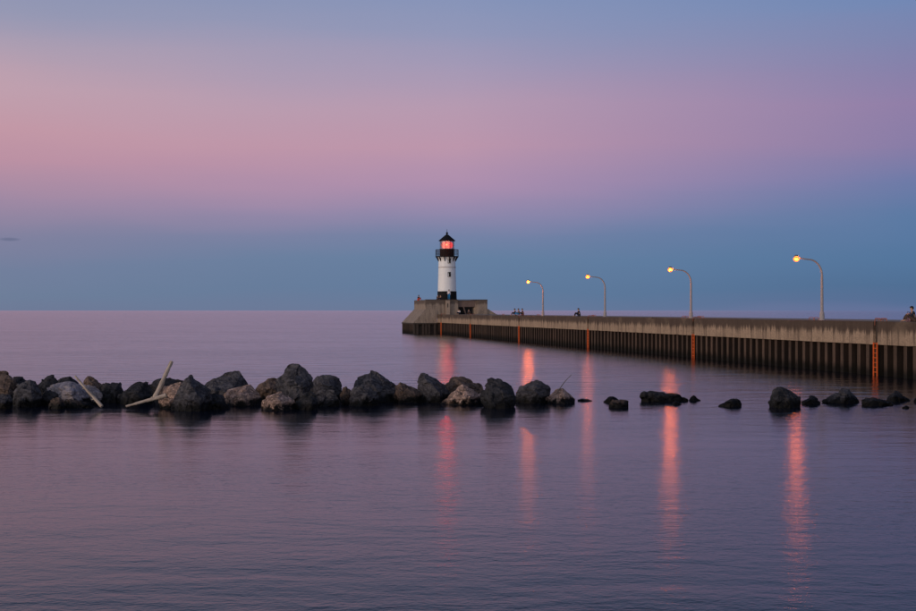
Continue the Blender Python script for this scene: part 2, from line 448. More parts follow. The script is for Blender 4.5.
# local: x = v (to the right), y = along the pier, z up
HB = 1.77
def poly_prism(bm, faces_pts):
    cache = {}
    for f in faces_pts:
        vs = []
        for p in f:
            key = tuple(round(c, 4) for c in p)
            if key not in cache: cache[key] = bm.verts.new(p)
            vs.append(cache[key])
        bm.faces.new(vs)
    return bm
def hexa(bm, b, t):   # b, t: four points each, same winding
    q = [bm.verts.new(p) for p in b] + [bm.verts.new(p) for p in t]
    for f in ((3, 2, 1, 0), (4, 5, 6, 7), (0, 1, 5, 4), (1, 2, 6, 5), (2, 3, 7, 6), (3, 0, 4, 7)):
        bm.faces.new([q[i] for i in f])
    return bm
E = 12.0
bm = bmesh.new()    # battered lower course
hexa(bm, [(-4.0, 0, HB), (-0.02, 0, HB), (-0.02, E, HB), (-4.0, E, HB)], [(-1.95, 0.25, 4.0), (-0.02, 0.25, 4.0), (-0.02, E - 0.2, 4.0), (-1.95, E - 0.2, 4.0)])
obj('batter', bm, M['head_concrete'], head)
bm = bmesh.new()
hexa(bm, [(8.62, 0.5, TOPZ), (10.2, 0.5, TOPZ), (10.2, E, TOPZ), (8.62, E, TOPZ)], [(8.62, 0.52, 4.1), (8.72, 0.52, 4.1), (8.72, E - 0.2, 4.1), (8.62, E - 0.2, 4.1)])
obj('batter', bm, M['head_concrete'], head)
TB = 5.6
bm = bmesh.new()    # left mass up to the recess
box(bm, -1.90, 3.62, 0.3, E - 0.3, TOPZ - 0.6, TB, 0.04); obj('wall_block', bm, M['head_concrete'], head)
bm = bmesh.new()    # wall above and behind the recess
box(bm, 3.63, 6.15, 1.0, E - 0.35, TOPZ - 0.6, TB - 0.05, 0.03); obj('wall_block', bm, M['head_concrete'], head)
bm = bmesh.new()
box(bm, 3.63, 6.9, 0.62, 0.99, 4.42, TB - 0.03, 0.02); obj('lintel', bm, M['lintel_concrete'], head)
bm = bmesh.new()    # rounded right-hand mass
prof = []
for i in range(9):
    a = math.pi / 2 * i / 8
    prof.append((7.3 - 0.95 * math.cos(a) , 1.25 - 0.95 * math.sin(a)))
prof = [(6.16, E - 0.4), (6.16, 1.25)] + prof[0:] + [(8.60, 0.3), (8.60, E - 0.3)]
lo = [bm.verts.new((x, y, TOPZ - 0.6)) for x, y in prof]; hi = [bm.verts.new((x, y, TB)) for x, y in prof]
bm.faces.new(lo[::-1]); bm.faces.new(hi)
for i in range(len(prof)):
    j = (i + 1) % len(prof); bm.faces.new((lo[i], lo[j], hi[j], hi[i]))
obj('wall_block', bm, M['head_concrete'], head)
bm = bmesh.new(); box(bm, 3.635, 6.15, 0.965, 0.995, TOPZ - 0.02, 4.42); obj('recess_shade', bm, M['black_paint'], head)  # black panel paints the deep shade inside the recess
bm = bmesh.new(); tube(bm, [(4.55, 0.55, 4.46), (4.95, 0.42, TOPZ - 0.02)], [0.10, 0.13], 8); obj('prop', bm, M['lintel_concrete'], head)
bm = bmesh.new(); box(bm, 1.45, 2.15, -0.12, 0.298, TOPZ - 0.1, TB - 0.06, 0.04); obj('buttress', bm, M['light_concrete'], head)
bm = bmesh.new(); box(bm, 1.70, 1.82, -0.126, -0.10, 4.35, 5.0); obj('slot', bm, M['black_paint'], head)
bm = bmesh.new(); box(bm, -1.98, 8.66, 0.24, 0.5, TB + 0.002, TB + 0.07, 0.02); obj('coping', bm, M['dark_concrete'], head)
# base of the head: piles and dark gaps
bm = bmesh.new(); box(bm, -3.6, 9.4, 0.5, E - 0.5, -2.0, HB - 0.002); obj('core', bm, M['dark_concrete'], head)
bm = bmesh.new(); box(bm, -4.06, -0.02, -0.06, E + 0.06, HB - 0.22, HB + 0.0, 0.03); obj('cap_beam', bm, M['dark_concrete'], head)
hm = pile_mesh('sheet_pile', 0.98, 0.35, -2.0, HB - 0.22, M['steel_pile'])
for i in range(12):
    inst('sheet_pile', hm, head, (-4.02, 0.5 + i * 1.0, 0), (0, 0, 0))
hp = bmesh.new(); box(hp, -0.17, 0.17, -0.15, 0.15, -2.0, HB - 0.22, 0.03); hp = mesh_from('timber_pile', hp, M['dark_concrete'])
for v in (-3.82, -3.35, -2.35, -1.85, -1.35, -0.35):
    inst('timber_pile', hp, head, (v, 0.12, 0))
bm = bmesh.new(); box(bm, 9.2, 10.3, 0.4, E, -2.0, TOPZ, 0.03); obj('side_block', bm, M['pier_concrete'], head)

# ------------------------------------------------------------------ lighthouse
LT = pier_pt(2.55, 220.0)
ls = F / LT.y
def lz(py): return H + (HY - py) / ls
lh = empty('lighthouse', (LT.x, LT.y, TB), 0)
tag(lh, 'white round lighthouse with black base and glowing red lantern room', 'lighthouse')
def L(p): return [(r, z - TB) for r, z in p]
zb, zw = lz(291.4), lz(257.0)
bm = lathe(bmesh.new(), L([(1.72, TB), (1.72, TB + 0.12), (1.66, TB + 0.16), (1.62, zb - 0.06), (1.66, zb - 0.05), (1.66, zb), (1.55, zb + 0.01)]), 40)
obj('base_drum', bm, M['black_paint'], lh, True)
# white tower in plate courses
courses = [zb + 0.012, zb + 1.45, zb + 2.9, lz(267.3), zw]
def tr(z): return 1.56 - (z - zb) / (zw - zb) * 0.14
for a, b in zip(courses, courses[1:]):
    bm = lathe(bmesh.new(), L([(tr(a), a), (tr(b), b - 0.012)]), 40); obj('tower_plate', bm, M['white_paint'], lh, True)
bm = lathe(bmesh.new(), L([(tr(courses[3]) + 0.005, courses[3] - 0.10), (tr(courses[3]) + 0.05, courses[3] - 0.08), (tr(courses[3]) + 0.05, courses[3] + 0.06), (tr(courses[3]) + 0.005, courses[3] + 0.08)]), 40)
obj('band', bm, M['seam'], lh, True)
for z in courses[1:3]:
    bm = lathe(bmesh.new(), L([(tr(z), z - 0.03), (tr(z) + 0.014, z - 0.02), (tr(z) + 0.014, z + 0.02), (tr(z), z + 0.03)]), 40)
    obj('seam_ring', bm, M['white_paint'], lh, True)
# windows facing the shore
for py in (261.0, 274.6):
    z = lz(py) - TB; r = tr(z + TB)
    x = (449.3 - 447.0) / ls
    y = -math.sqrt(r * r - x * x)
    w = empty('window', (x, y, z), 0, lh)
    bm = bmesh.new()
    for (a, b, c, d) in ((-.25, -.19, -.40, .40), (.19, .25, -.40, .40), (-.19, .19, .34, .40), (-.19, .19, -.40, -.34)):
        box(bm, a, b, -0.07, 0.08, c, d)
    obj('frame', bm, M['black_paint'], w)
    bm = bmesh.new(); box(bm, -.19, .19, -0.015, 0.02, -.34, .34); obj('pane', bm, M['glass_dark'], w)
    bm = bmesh.new(); box(bm, -.30, .30, -0.12, 0.05, -.47, -.402); obj('sill', bm, M['seam'], w)
# gallery
gz = lz(257.2)
bm = lathe(bmesh.new(), L([(1.44, gz - 0.42), (1.50, gz - 0.25), (1.62, gz - 0.12), (1.66, gz)]), 40); obj('cornice', bm, M['white_paint'], lh, True)
bm = lathe(bmesh.new(), L([(1.92, gz + 0.002), (1.98, gz + 0.03), (1.98, gz + 0.13), (1.92, gz + 0.16)]), 40); obj('gallery_floor', bm, M['black_paint'], lh)
bb = bmesh.new()
hexa(bb, [(-.03, 1.45, -0.75), (.03, 1.45, -0.75), (.03, 1.52, -0.75), (-.03, 1.52, -0.75)], [(-.03, 1.45, 0), (.03, 1.45, 0), (.03, 1.95, 0), (-.03, 1.95, 0)])
bme = mesh_from('bracket', bb, M['brown_iron'])
for i in range(12):
    inst('bracket', bme, lh, (0, 0, gz - TB), (0, 0, 2 * math.pi * (i + .5) / 12))
rz_ = gz + 0.16 - TB
pb = bmesh.new(); tube(pb, [(0, 0, 0), (0, 0, 1.08)], 0.03, 6); pme = mesh_from('baluster', pb, M['brown_iron'])
for i in range(32):
    a = 2 * math.pi * i / 32; inst('baluster', pme, lh, (1.92 * math.cos(a), 1.92 * math.sin(a), rz_))
for k, hgt in enumerate((0.38, 0.72, 1.08)):
    bm = bmesh.new(); tube(bm, [(1.92 * math.cos(2 * math.pi * i / 48), 1.92 * math.sin(2 * math.pi * i / 48), rz_ + hgt) for i in range(49)], 0.03 if k < 2 else 0.04, 6, False)
    obj('guard_rail', bm, M['brown_iron'], lh, True)
# lantern room: parapet drum, glass, roof
z1, z2, z3 = lz(249.0), lz(241.2), lz(234.6)
bm = lathe(bmesh.new(), L([(1.24, gz + 0.162), (1.24, z1 - 0.1), (1.30, z1 - 0.08), (1.30, z1)]), 40); obj('lantern_parapet', bm, M['brown_iron'], lh)
NS = 10
mb = bmesh.new(); box(mb, -.035, .035, -.035, .035, 0, z2 - z1 - 0.004); mme = mesh_from('mullion', mb, M['brown_iron'])
gw = 2 * 1.16 * math.sin(math.pi / NS) - 0.08
gb = bmesh.new(); box(gb, -.01, .01, -gw / 2, gw / 2, 0.0, z2 - z1 - 0.006); gme = mesh_from('glass_pane', gb, M['glass'])
for i in range(NS):
    a = 2 * math.pi * (i + 0.2) / NS; inst('mullion', mme, lh, (1.16 * math.cos(a), 1.16 * math.sin(a), z1 - TB + 0.002), (0, 0, a))
    a2 = a + math.pi / NS; rr = 1.16 * math.cos(math.pi / NS)
    inst('glass_pane', gme, lh, (rr * math.cos(a2), rr * math.sin(a2), z1 - TB + 0.003), (0, 0, a2))
zc = (z1 + z2) / 2 - TB
bm = lathe(bmesh.new(), [(0.60, zc - 0.56), (0.88, zc - 0.42), (0.96, zc - 0.1), (0.96, zc + 0.1), (0.88, zc + 0.42), (0.60, zc + 0.56)], 24)
lens = obj('lens', bm, M['lens_red'], lh, True)
bm = bmesh.new(); bmesh.ops.create_icosphere(bm, subdivisions=2, radius=0.15, matrix=Matrix.Translation((-0.05, -0.95, zc + 0.02)))
obj('lamp_bulb', bm, M['lens_core'], lh, True)
bm = lathe(bmesh.new(), [(0.5, z1 - TB), (0.30, z1 - TB + 0.1), (0.30, zc - 0.53)], 16); obj('lens_pedestal', bm, M['brown_iron'], lh)
bm = lathe(bmesh.new(), L([(1.24, z2 - 0.002), (1.40, z2 + 0.02), (1.42, z2 + 0.10), (1.05, z2 + 0.42), (0.62, z2 + 0.78), (0.30, z2 + 1.05), (0.17, z3)]), 40); obj('roof', bm, M['black_paint'], lh)
bm = lathe(bmesh.new(), L([(0.10, z3 + .002), (0.16, z3 + 0.08), (0.20, z3 + 0.22), (0.16, z3 + 0.36), (0.06, z3 + 0.42), (0.035, z3 + 0.55), (0.03, z3 + 0.85), (0.01, z3 + 0.92)]), 16); obj('finial', bm, M['black_paint'], lh, True)

# ------------------------------------------------------------------ lamp posts
def lamp_post(px_pole, lab, power, lamp_h=7.3):
    v = 2.0; a = 39.86 + v * 1.021
    Y = F * a / (px_pole - 197)
    base = Vector(((px_pole - CX) / F * Y, Y, TOPZ - 0.02))
    r = empty('street_lamp', base, ROT)
    tag(r, lab, 'street lamp', 'lamp posts along the pier')
    bm = lathe(bmesh.new(), [(0.24, 0), (0.24, 0.05), (0.17, 0.06), (0.15, 0.5), (0.10, 0.58)], 16); obj('base', bm, M['galv'], r)
    hh = lamp_h - TOPZ
    pts = [(0, 0, 0.5), (0, 0, hh - 1.1)]
    R_ = 0.95
    for i in range(1, 11):
        t = math.pi / 2 * i / 10
        pts.append((-R_ * (1 - math.cos(t)), 0, hh - 1.1 + R_ * 1.12 * math.sin(t)))
    n = len(pts)
    bm = bmesh.new(); tube(bm, pts[:2], [0.105, 0.08], 12); obj('pole', bm, M['galv'], r, True)
    arm = pts[1:] + [(-1.3, 0, hh - 0.0), (-1.62, 0, hh + 0.06)]
    bm = bmesh.new(); tube(bm, arm, [0.072 - 0.030 * i / (len(arm) - 1) for i in range(len(arm))], 12); obj('arm', bm, M['galv'], r, True)
    lum = empty('luminaire', (-1.86, 0, hh), 0, r)
    bm = lathe(bmesh.new(), [(0.05, 0.27), (0.10, 0.25), (0.15, 0.20), (0.15, 0.155), (0.10, 0.15)], 20)
    obj('hood', bm, M['lamp_housing'], lum, True)
    bm = bmesh.new(); bmesh.ops.create_uvsphere(bm, u_segments=20, v_segments=12, radius=0.21)
    for q in bm.verts: q.co.z *= 0.95 if q.co.z < 0 else 0.7
    globe = emit('sodium_globe', (1.0, 0.17, 0.015), 6.0)
    # outer refractor glows orange, the arc tube inside shows through it
    t = NT(globe.node_tree); out = [n for n in t.n if n.type == 'OUTPUT_MATERIAL'][0]; em = [n for n in t.n if n.type == 'EMISSION'][0]
    em.inputs[1].default_value = 2.8
    tr_ = t.node('ShaderNodeBsdfTransparent'); ms = t.node('ShaderNodeMixShader'); ms.inputs[0].default_value = 0.5
    t.link(tr_.outputs[0], ms.inputs[1]); t.link(em.outputs[0], ms.inputs[2]); t.link(ms.outputs[0], out.inputs[0])
    obj('globe', bm, globe, lum, True)
    bm = bmesh.new(); bmesh.ops.create_uvsphere(bm, u_segments=16, v_segments=10, radius=0.10)
    for q in bm.verts: q.co.z = q.co.z * 0.45 - 0.03
    obj('bulb', bm, emit('sodium_arc_lamp', (1.0, 0.155, 0.0010), power * 2.5), lum, True)
    return r
lamp_post(822, 'curved lamp post nearest the camera, glowing orange, at far right', 290)
lamp_post(691, 'glowing curved lamp post second from the right, above an orange ladder', 520)
lamp_post(605, 'curved lamp post with dimmer orange light, second from the lighthouse', 230)
lamp_post(543, 'smallest curved lamp post, the one closest to the lighthouse', 900)

# ------------------------------------------------------------------ rocks
def rock(poly, ybase, material, label, seed=0, thick=0.9, name='boulder', group='boulders of the breakwater line', amp=1.0):
    rnd = random.Random(seed * 31 + 5)
    Yf = F * H / (ybase - HY)
    xs_ = [p[0] for p in poly]; ys_ = [p[1] for p in poly]
    wpx = max(xs_) - min(xs_); hpx = max(ys_) - min(ys_)
    T = thick * min(wpx, 1.6 * hpx + 6) / F * Yf * 0.5
    Yc = Yf + T * 0.75
    cx = (max(xs_) + min(xs_)) / 2; cy = sum(ys_) / len(ys_)
    org = at(cx, cy, Yc); org.z = 0
    pts = []
    ybot = max(ys_)
    for x, y in poly:
        p = at(x, y, Yc + rnd.uniform(-0.12, 0.12) * T); pts.append(p)
        if y > ybot - 0.22 * hpx:                          # carry the base down under the water
            q = p.copy(); q.z = -0.5; pts.append(q)
    for sgn in (-1, 1):
        for k in range(2):
            dep = (0.6, 1.0)[k]; sc_ = (0.84, 0.5)[k]
            ph = rnd.uniform(0, 1)
            for i in range(len(poly)):
                if rnd.random() < (0.97, 0.42)[k]: continue
                x, y = poly[i]
                s2 = sc_ * rnd.uniform(0.86, 1.06)
                xx = cx + (x - cx) * s2
                yy = y + (1 - s2) * (ybot - y) * rnd.uniform(0.55, 1.15)
                Yd = Yc + sgn * T * dep * rnd.uniform(0.8, 1.08)
                p = at(xx, yy, Yd)
                if yy > ybot - 0.3 * hpx: p.z = -0.5
                pts.append(p)
    bm = bmesh.new()
    vs = [bm.verts.new(p - org) for p in pts]
    r = bmesh.ops.convex_hull(bm, input=vs)
    bmesh.ops.delete(bm, geom=[v for v in bm.verts if not v.link_faces], context='VERTS')
    bmesh.ops.dissolve_limit(bm, angle_limit=math.radians(9), verts=bm.verts, edges=bm.edges)
    bmesh.ops.triangulate(bm, faces=bm.faces)
    size = max(wpx, hpx) / F * Yf
    # chamfer the corners, then refine
    bmesh.ops.bevel(bm, geom=list(bm.edges), offset=0.006 * size, segments=1, affect='EDGES', clamp_overlap=True)
    bmesh.ops.triangulate(bm, faces=bm.faces)
    target = max(0.03, size / 32)
    for _ in range(6):
        es = [e for e in bm.edges if e.calc_length() > target * 1.7]
        if not es or len(bm.verts) > 6000: break
        bmesh.ops.subdivide_edges(bm, edges=es, cuts=1)
        bmesh.ops.triangulate(bm, faces=[f for f in bm.faces if len(f.verts) > 3])
    bm.normal_update()
    off = Vector((seed * 13.7, seed * 5.1, seed * 2.3))
    for v in bm.verts:
        p = v.co
        a = noise.fractal(p * (1.6 / size) * 2 + off, 0.9, 2.1, 4)
        rg = 1 - abs(noise.noise(p * (2.6 / size) * 2 + off * 2)) * 2
        b = noise.noise(p * 9 + off); c = noise.noise(p * 24 + off)
        ds, ps = noise.voronoi(p * (3.2 / size) + off)
        q = ps[0]; tl = noise.noise_vector(q * 7.3)
        chip = (p * (3.2 / size) + off - q).dot(tl) * 0.10 + noise.noise(q * 3.1) * 0.05
        crack = max(0.0, 1 - (ds[1] - ds[0]) * 9)
        d = amp * size * (0.012 * a - 0.016 * max(0, rg - 0.55) * 2 + chip * 1.05 - 0.022 * crack) + 0.012 * b + 0.006 * c
        v.co = p + v.normal * d
    o = obj(name, bm, M[material], None, False, org)
    for f in o.data.polygons: f.use_smooth = True
    o.data.set_sharp_from_angle(angle=math.radians(20))
    tag(o, label, 'rock', group)
    return o

ROCKS = [
 # back row first
 ([(-14,378),(-6,372),(2,371.2),(6,370.6),(9,372),(14,376.5),(17.5,385),(16,396),(-12,402)], 403, 'brown_rock', 'tall brown faceted boulder cut by the left edge of the picture', 0.9),
 ([(10,384),(13.5,376.8),(19,375.8),(25,379),(30,383),(32,398),(10,402)], 401, 'wet_rock', 'dark flat-topped boulder just right of the leftmost brown boulder', 0.8),
 ([(13,392),(18,385),(24,381.8),(30,380),(35,382),(38,386.5),(42,396),(40,405),(14,406)], 407, 'grey_rock', 'rounded charcoal boulder with a broad smooth front, second from the left edge', 0.9),
 ([(-12,397),(-2,395.5),(6,393.8),(10,395),(12.5,400),(11,409),(-12,409)], 409, 'grey_rock', 'small low blue grey rock at the waterline in the left corner', 0.8),
 ([(37,385),(42,380),(48,376),(53,375),(57,377.5),(59,382),(61,394),(50,402),(40,402)], 402, 'wet_rock', 'dark domed boulder behind the left tip of the pale slab', 0.9),
 ([(58,380),(61,377.8),(66,378),(70,376),(74,379),(79,383),(80,394),(60,396)], 399, 'wet_rock', 'black jagged rock peeking over the middle of the pale slab', 0.8),
 ([(40,402),(44,392),(50,390),(58,394),(60,407),(40,408)], 406, 'wet_rock', 'black rock wedged under the left tip of the pale slab', 0.8),
 ([(47,388),(50,384.5),(60,382.8),(70,381.6),(80,383.5),(88,392),(97,402),(96,406),(80,405),(66,399),(54,395)], 406, 'pale_rock', 'large pale mauve slab tilted towards the water with driftwood across it', 1.0),
 ([(49,403),(53,398.5),(60,397.5),(64,401),(67,409),(49,409)], 409, 'brown_rock', 'small round brown rock in front of the pale slab', 0.9),
 ([(64,408),(68,400),(78,400),(90,403),(96,408)], 408, 'brown_rock', 'ragged brown ledge at the foot of the pale slab', 0.6),
 ([(84,382),(87,376),(90,376.3),(95,380),(102,384),(105,392),(105,402),(90,402)], 402, 'brown_rock', 'brown topped boulder directly right of the pale slab', 0.9),
 ([(85,385),(88,384),(96,387),(102,393),(103,403),(97,403),(88,391)], 404.5, 'pale_rock', 'narrow blue grey slab leaning beside the thin driftwood stick', 0.6),
 ([(100,385),(103,383),(112,382.6),(120,382.5),(122.5,386),(124,392),(121,403),(103,404),(99,396)], 403, 'wet_rock', 'blocky black boulder with a level top left of the low driftwood', 0.9),
 ([(118,398),(121,392),(128,387),(136,383.3),(141,381.2),(142.5,382.5),(146,380.2),(149,381),(152,388),(153,399),(140,405),(120,405)], 404.5, 'wet_rock', 'black boulder with a slanting top behind the low driftwood', 0.9),
 ([(149,384),(152,381),(160,378.6),(170,378),(178,379.5),(185,381.5),(186,394),(170,400),(150,401)], 402, 'wet_rock', 'wide dark boulder behind the upright driftwood log', 0.8),
 ([(158,398),(162,388),(168,385.5),(176,384),(181,381),(186,387),(186,402),(180,409),(160,407)], 409, 'tan_rock', 'weathered tan and grey rock at the foot of the upright driftwood log', 0.8),
 ([(172,400),(180,386),(184,378.7),(189,376),(192,375.6),(196,378),(202,384),(210,390.5),(213,400),(206,411),(188,411.5),(172,410)], 411, 'grey_rock', 'big angular boulder with a sharp peak right of the upright driftwood log', 1.0),
 ([(203,386),(208,380),(214,375.6),(225,374.6),(233,374.2),(236,371.4),(239,371.3),(242,374),(246,380.5),(250,385),(253,393),(240,401),(212,402),(204,394)], 402, 'grey_rock', 'broad dark boulder with one raised corner on its right end', 0.9),
 ([(204,396),(214,392),(224,396),(230,409),(204,411)], 409, 'wet_rock', 'low black rock in the gap left of the banded grey boulder', 0.8),
 ([(222,399),(223.5,392),(231,388.5),(240,386.3),(246,383.6),(250,384),(256,392),(261,394.5),(264,400),(260,405),(244,406),(226,405)], 406, 'tan_rock', 'pale brown banded boulder in front of the broad dark one', 0.9),
 ([(255,389),(259,383.8),(263,381.3),(268,377.9),(276,377.8),(284,380),(288,392),(276,402),(260,400)], 402, 'brown_rock', 'dark brown stepped boulder left of the tallest peaked one', 0.9),
 ([(277,389),(279,376.5),(284,371.4),(286,367),(290,363.6),(292.5,365),(296,363),(299,364),(304,368),(309,371.5),(314,377.6),(313,385),(309,393),(300,403),(280,404)], 406, 'grey_rock', 'tallest boulder of the row, a grey block with a notched peak', 0.9),
 ([(261,405),(262,400),(267,395),(274,393),(278,391.3),(282,391),(287,395),(294,400),(298,406),(295,411),(262,411)], 410.5, 'tan_rock', 'small bright tan speckled rock at the waterline below the tallest boulder', 0.9),
 ([(297,402),(303,393),(310,391),(316,396),(319,406),(316,411),(298,411)], 410, 'wet_rock', 'dark wet rock between the tan speckled rock and the smooth charcoal one', 0.8),
 ([(309,388),(313,380),(317,375.6),(326,374.2),(336,375.4),(340,378),(342,383),(343,392),(338,402),(310,402)], 402, 'grey_rock', 'charcoal boulder with rounded shoulders right of the tallest boulder', 0.9),
 ([(312,399),(318,391),(326,387),(334,391),(341,401),(337,407),(314,408)], 407, 'grey_rock', 'smooth low charcoal rock at the waterline under the round shouldered boulder', 0.8),
 ([(340,394),(342.5,387.5),(346,386.3),(350,389),(355,396),(353,406),(341,406)], 405, 'brown_rock', 'small brown rock filling the gap between two big charcoal boulders', 0.9),
 ([(351,395),(353.5,382),(357,377),(365,375),(368,373),(371,370.8),(376,373.5),(385,379.5),(394,385.5),(398,393),(394,401),(370,403),(352,403)], 402.5, 'grey_rock', 'dark tent shaped boulder with one pointed top', 0.9),
 ([(348,399),(353,389),(362,385.8),(370,387),(377,395),(380,403),(366,407),(350,407)], 406.5, 'grey_rock', 'rounded grey rock in front of the tent shaped boulder', 0.8),
 ([(388,398),(392,391),(396,385.5),(400,382.2),(404,383),(410,386),(418,388.3),(425,391.5),(431,398),(428,403),(394,403)], 402.5, 'brown_rock', 'low brown hump between the tent shaped boulder and the upright grey one', 0.9),
 ([(417,390),(420,377.5),(422,374.3),(426,374.5),(430,376),(437,378.7),(442,381.7),(446,387),(450,392),(447,399),(438,402.5),(419,401)], 402.5, 'grey_rock', 'upright grey boulder with a flat left face below the lighthouse', 0.9),
 ([(444,386),(450,378.5),(454,375.6),(460,376.3),(468,379),(476,381.7),(482.5,385.8),(484,396),(470,401),(448,398)], 401, 'brown_rock', 'wide brown boulder with a long sloping back behind the speckled tan one', 0.9),
 ([(441,403),(448,395.5),(456,389.3),(463,385.6),(467,386.7),(476,390),(484,397),(486,403),(470,406),(446,406)], 405, 'tan_rock', 'tan speckled wedge shaped rock at the waterline left of the black block', 0.9),
 ([(481,396),(484,385.5),(488,379.7),(491,378.6),(500,380),(502,381.5),(508,383),(512,386),(515,393),(517,397),(514,406),(500,409),(484,407)], 408, 'wet_rock', 'jet black squarish boulder, the darkest of the row', 0.95),
 ([(514,400),(516,391.5),(519,387),(527,383.2),(536,379),(540,380.5),(547,385.5),(551,388.5),(550.5,394),(548,403),(520,404)], 403.5, 'grey_rock', 'dark five sided boulder with a ridge top near the right end of the row', 0.95),
 ([(545,398),(552,392.7),(557,388.5),(563,387.6),(569,393),(575,399),(576,403),(560,404.5),(547,403)], 404, 'tan_rock', 'last rock of the row, half tan and half dark, shaped like a wedge', 0.9),
]
SCAT = [
 ([(577,399.6),(582,398.4),(588,399.6),(592,400.6),(590,401.2),(579,401)], 401.3, 'wet_rock', 'flat sliver of black rock just past the end of the row', 0.8),
 ([(603,401.5),(607,397.8),(611,396.2),(615,396.6),(618.5,399.5),(619,403),(605,402.5)], 402.8, 'wet_rock', 'small dark rounded rock behind the ragged brown one', 0.9),
 ([(608,404),(613,400.3),(617,399),(621,398.6),(624,400.3),(628,400.8),(629,405),(628,408),(616,407.6)], 408, 'brown_rock', 'small ragged brown rock awash, first beyond the gap', 0.9),
 ([(640,401.6),(642.5,394),(647,391),(651,390.5),(660,392),(672,393.6),(684,397),(689,399.6),(688,401),(660,402)], 401.8, 'wet_rock', 'long low black rock tapering to the right, like a basking seal', 0.7),
 ([(688,401),(691,396.6),(693.5,395),(697,397),(700.5,400),(699,401)], 401.2, 'wet_rock', 'little black hump at the tail of the long low rock', 0.9),
 ([(672,403),(675,400.8),(679,401.6),(681.5,405),(674,405)], 405, 'wet_rock', 'tiny dark rock awash in front of the long low rock', 0.9),
 ([(719,405.6),(725,401.5),(731,399),(737,398.3),(741,401),(742,404.5),(739,406.8),(722,406.8)], 406.8, 'wet_rock', 'lone low black rock with a rounded right end', 0.8),
 ([(768,403.5),(770,396),(773,389),(776.5,386),(781,385.7),(787,389),(795,394.5),(800,397.2),(800,405),(792,408),(775,408)], 408, 'wet_rock', 'largest detached boulder, black with a steep left side', 0.95),
 ([(801,401.5),(806,398),(811,395.2),(814,395.6),(818,399),(821,402.5),(815,404.8),(803,404.5)], 404.6, 'wet_rock', 'small pointed black rock touching the largest detached boulder', 0.9),
 ([(822,401),(829,397),(836,393.2),(842,388.4),(849,388.2),(853,393),(860,399.5),(859,403),(842,404),(825,403.4)], 403.5, 'grey_rock', 'broad dark grey rock with a blunt top right of the small pointed one', 0.9),
 ([(861,399.5),(865,397),(870,396.4),(879,398.2),(887,401.2),(893,404.6),(892,405.8),(862,405.8)], 405.7, 'wet_rock', 'low flat black rock sloping down to the right', 0.8),
 ([(886.5,398),(890,394),(895,390.5),(899,392.3),(904,396.5),(910,400.2),(900,402),(888,401)], 401.5, 'wet_rock', 'small peaked black rock behind the low flat one', 0.9),
 ([(902,407.4),(906,405),(909,406.6),(909.5,408.6),(903,408.6)], 408.5, 'wet_rock', 'tiny black rock awash near the right edge of the picture', 0.9),
 ([(913.5,401.5),(915,398),(922,397.5),(926,402),(915,402.8)], 402.5, 'wet_rock', 'dark rock cut by the right edge of the picture', 0.9),
]
for i, (p, yb, m, lab, th) in enumerate(ROCKS):
    rock(p, yb, m, lab, i + 1, th * 1.15)
for i, (p, yb, m, lab, th) in enumerate(SCAT):
    rock(p, yb, m, lab, i + 60, th, group='scattered rocks off the end of the row')

# ------------------------------------------------------------------ driftwood
def log(p0, p1, r0, r1, label, material, seed, bend=0.0):
    p0, p1 = Vector(p0), Vector(p1); rnd = random.Random(seed)
    d = p1 - p0; Ln = d.length; n = 16
    bm = bmesh.new(); pts = []; rad = []
    for i in range(n + 1):
        t = i / n
        pts.append((bend * math.sin(math.pi * t) + 0.004 * math.sin(7 * t + seed), 0.004 * math.sin(9 * t + 2 * seed), t * Ln))
        rad.append((r0 + (r1 - r0) * t) * (1 + rnd.uniform(-0.14, 0.14)))
    tube(bm, pts, rad, 12)
    for i in (4, 10):                                  # knots
        a = rnd.uniform(0, 6.28); q = Vector(pts[i])
        e = Vector((math.cos(a), math.sin(a), 0.5)) * rad[i]
        tube(bm, [q + e * 0.5, q + e * rnd.uniform(1.4, 2.4)], [rad[i] * .5, rad[i] * .22], 7)
    o = obj('driftwood_log', bm, M[material], None, True, p0)
    o.rotation_euler = d.to_track_quat('Z', 'Y').to_euler()
    tag(o, label, 'driftwood', 'driftwood on the rocks')
    return o
log(at(154.5, 399, 49.6), at(171.8, 361.2, 50.0), 0.104, 0.070, 'thick bleached driftwood log standing upright against the rocks', 'wood', 1)
log(at(126, 406.3, 48.9), at(166.3, 395.3, 49.0), 0.040, 0.084, 'bleached driftwood log lying low across the foot of the upright one', 'wood', 2)
log(at(102, 406.5, 48.9), at(75.2, 376.2, 49.6), 0.072, 0.040, 'thin pale driftwood stick leaning diagonally across the pale slab', 'wood', 3, 0.02)
log(at(557, 392, 52.3), at(571.5, 374.5, 52.8), 0.022, 0.010, 'faint thin twig sticking up behind the last rock of the row', 'dark_wood', 4, 0.03)

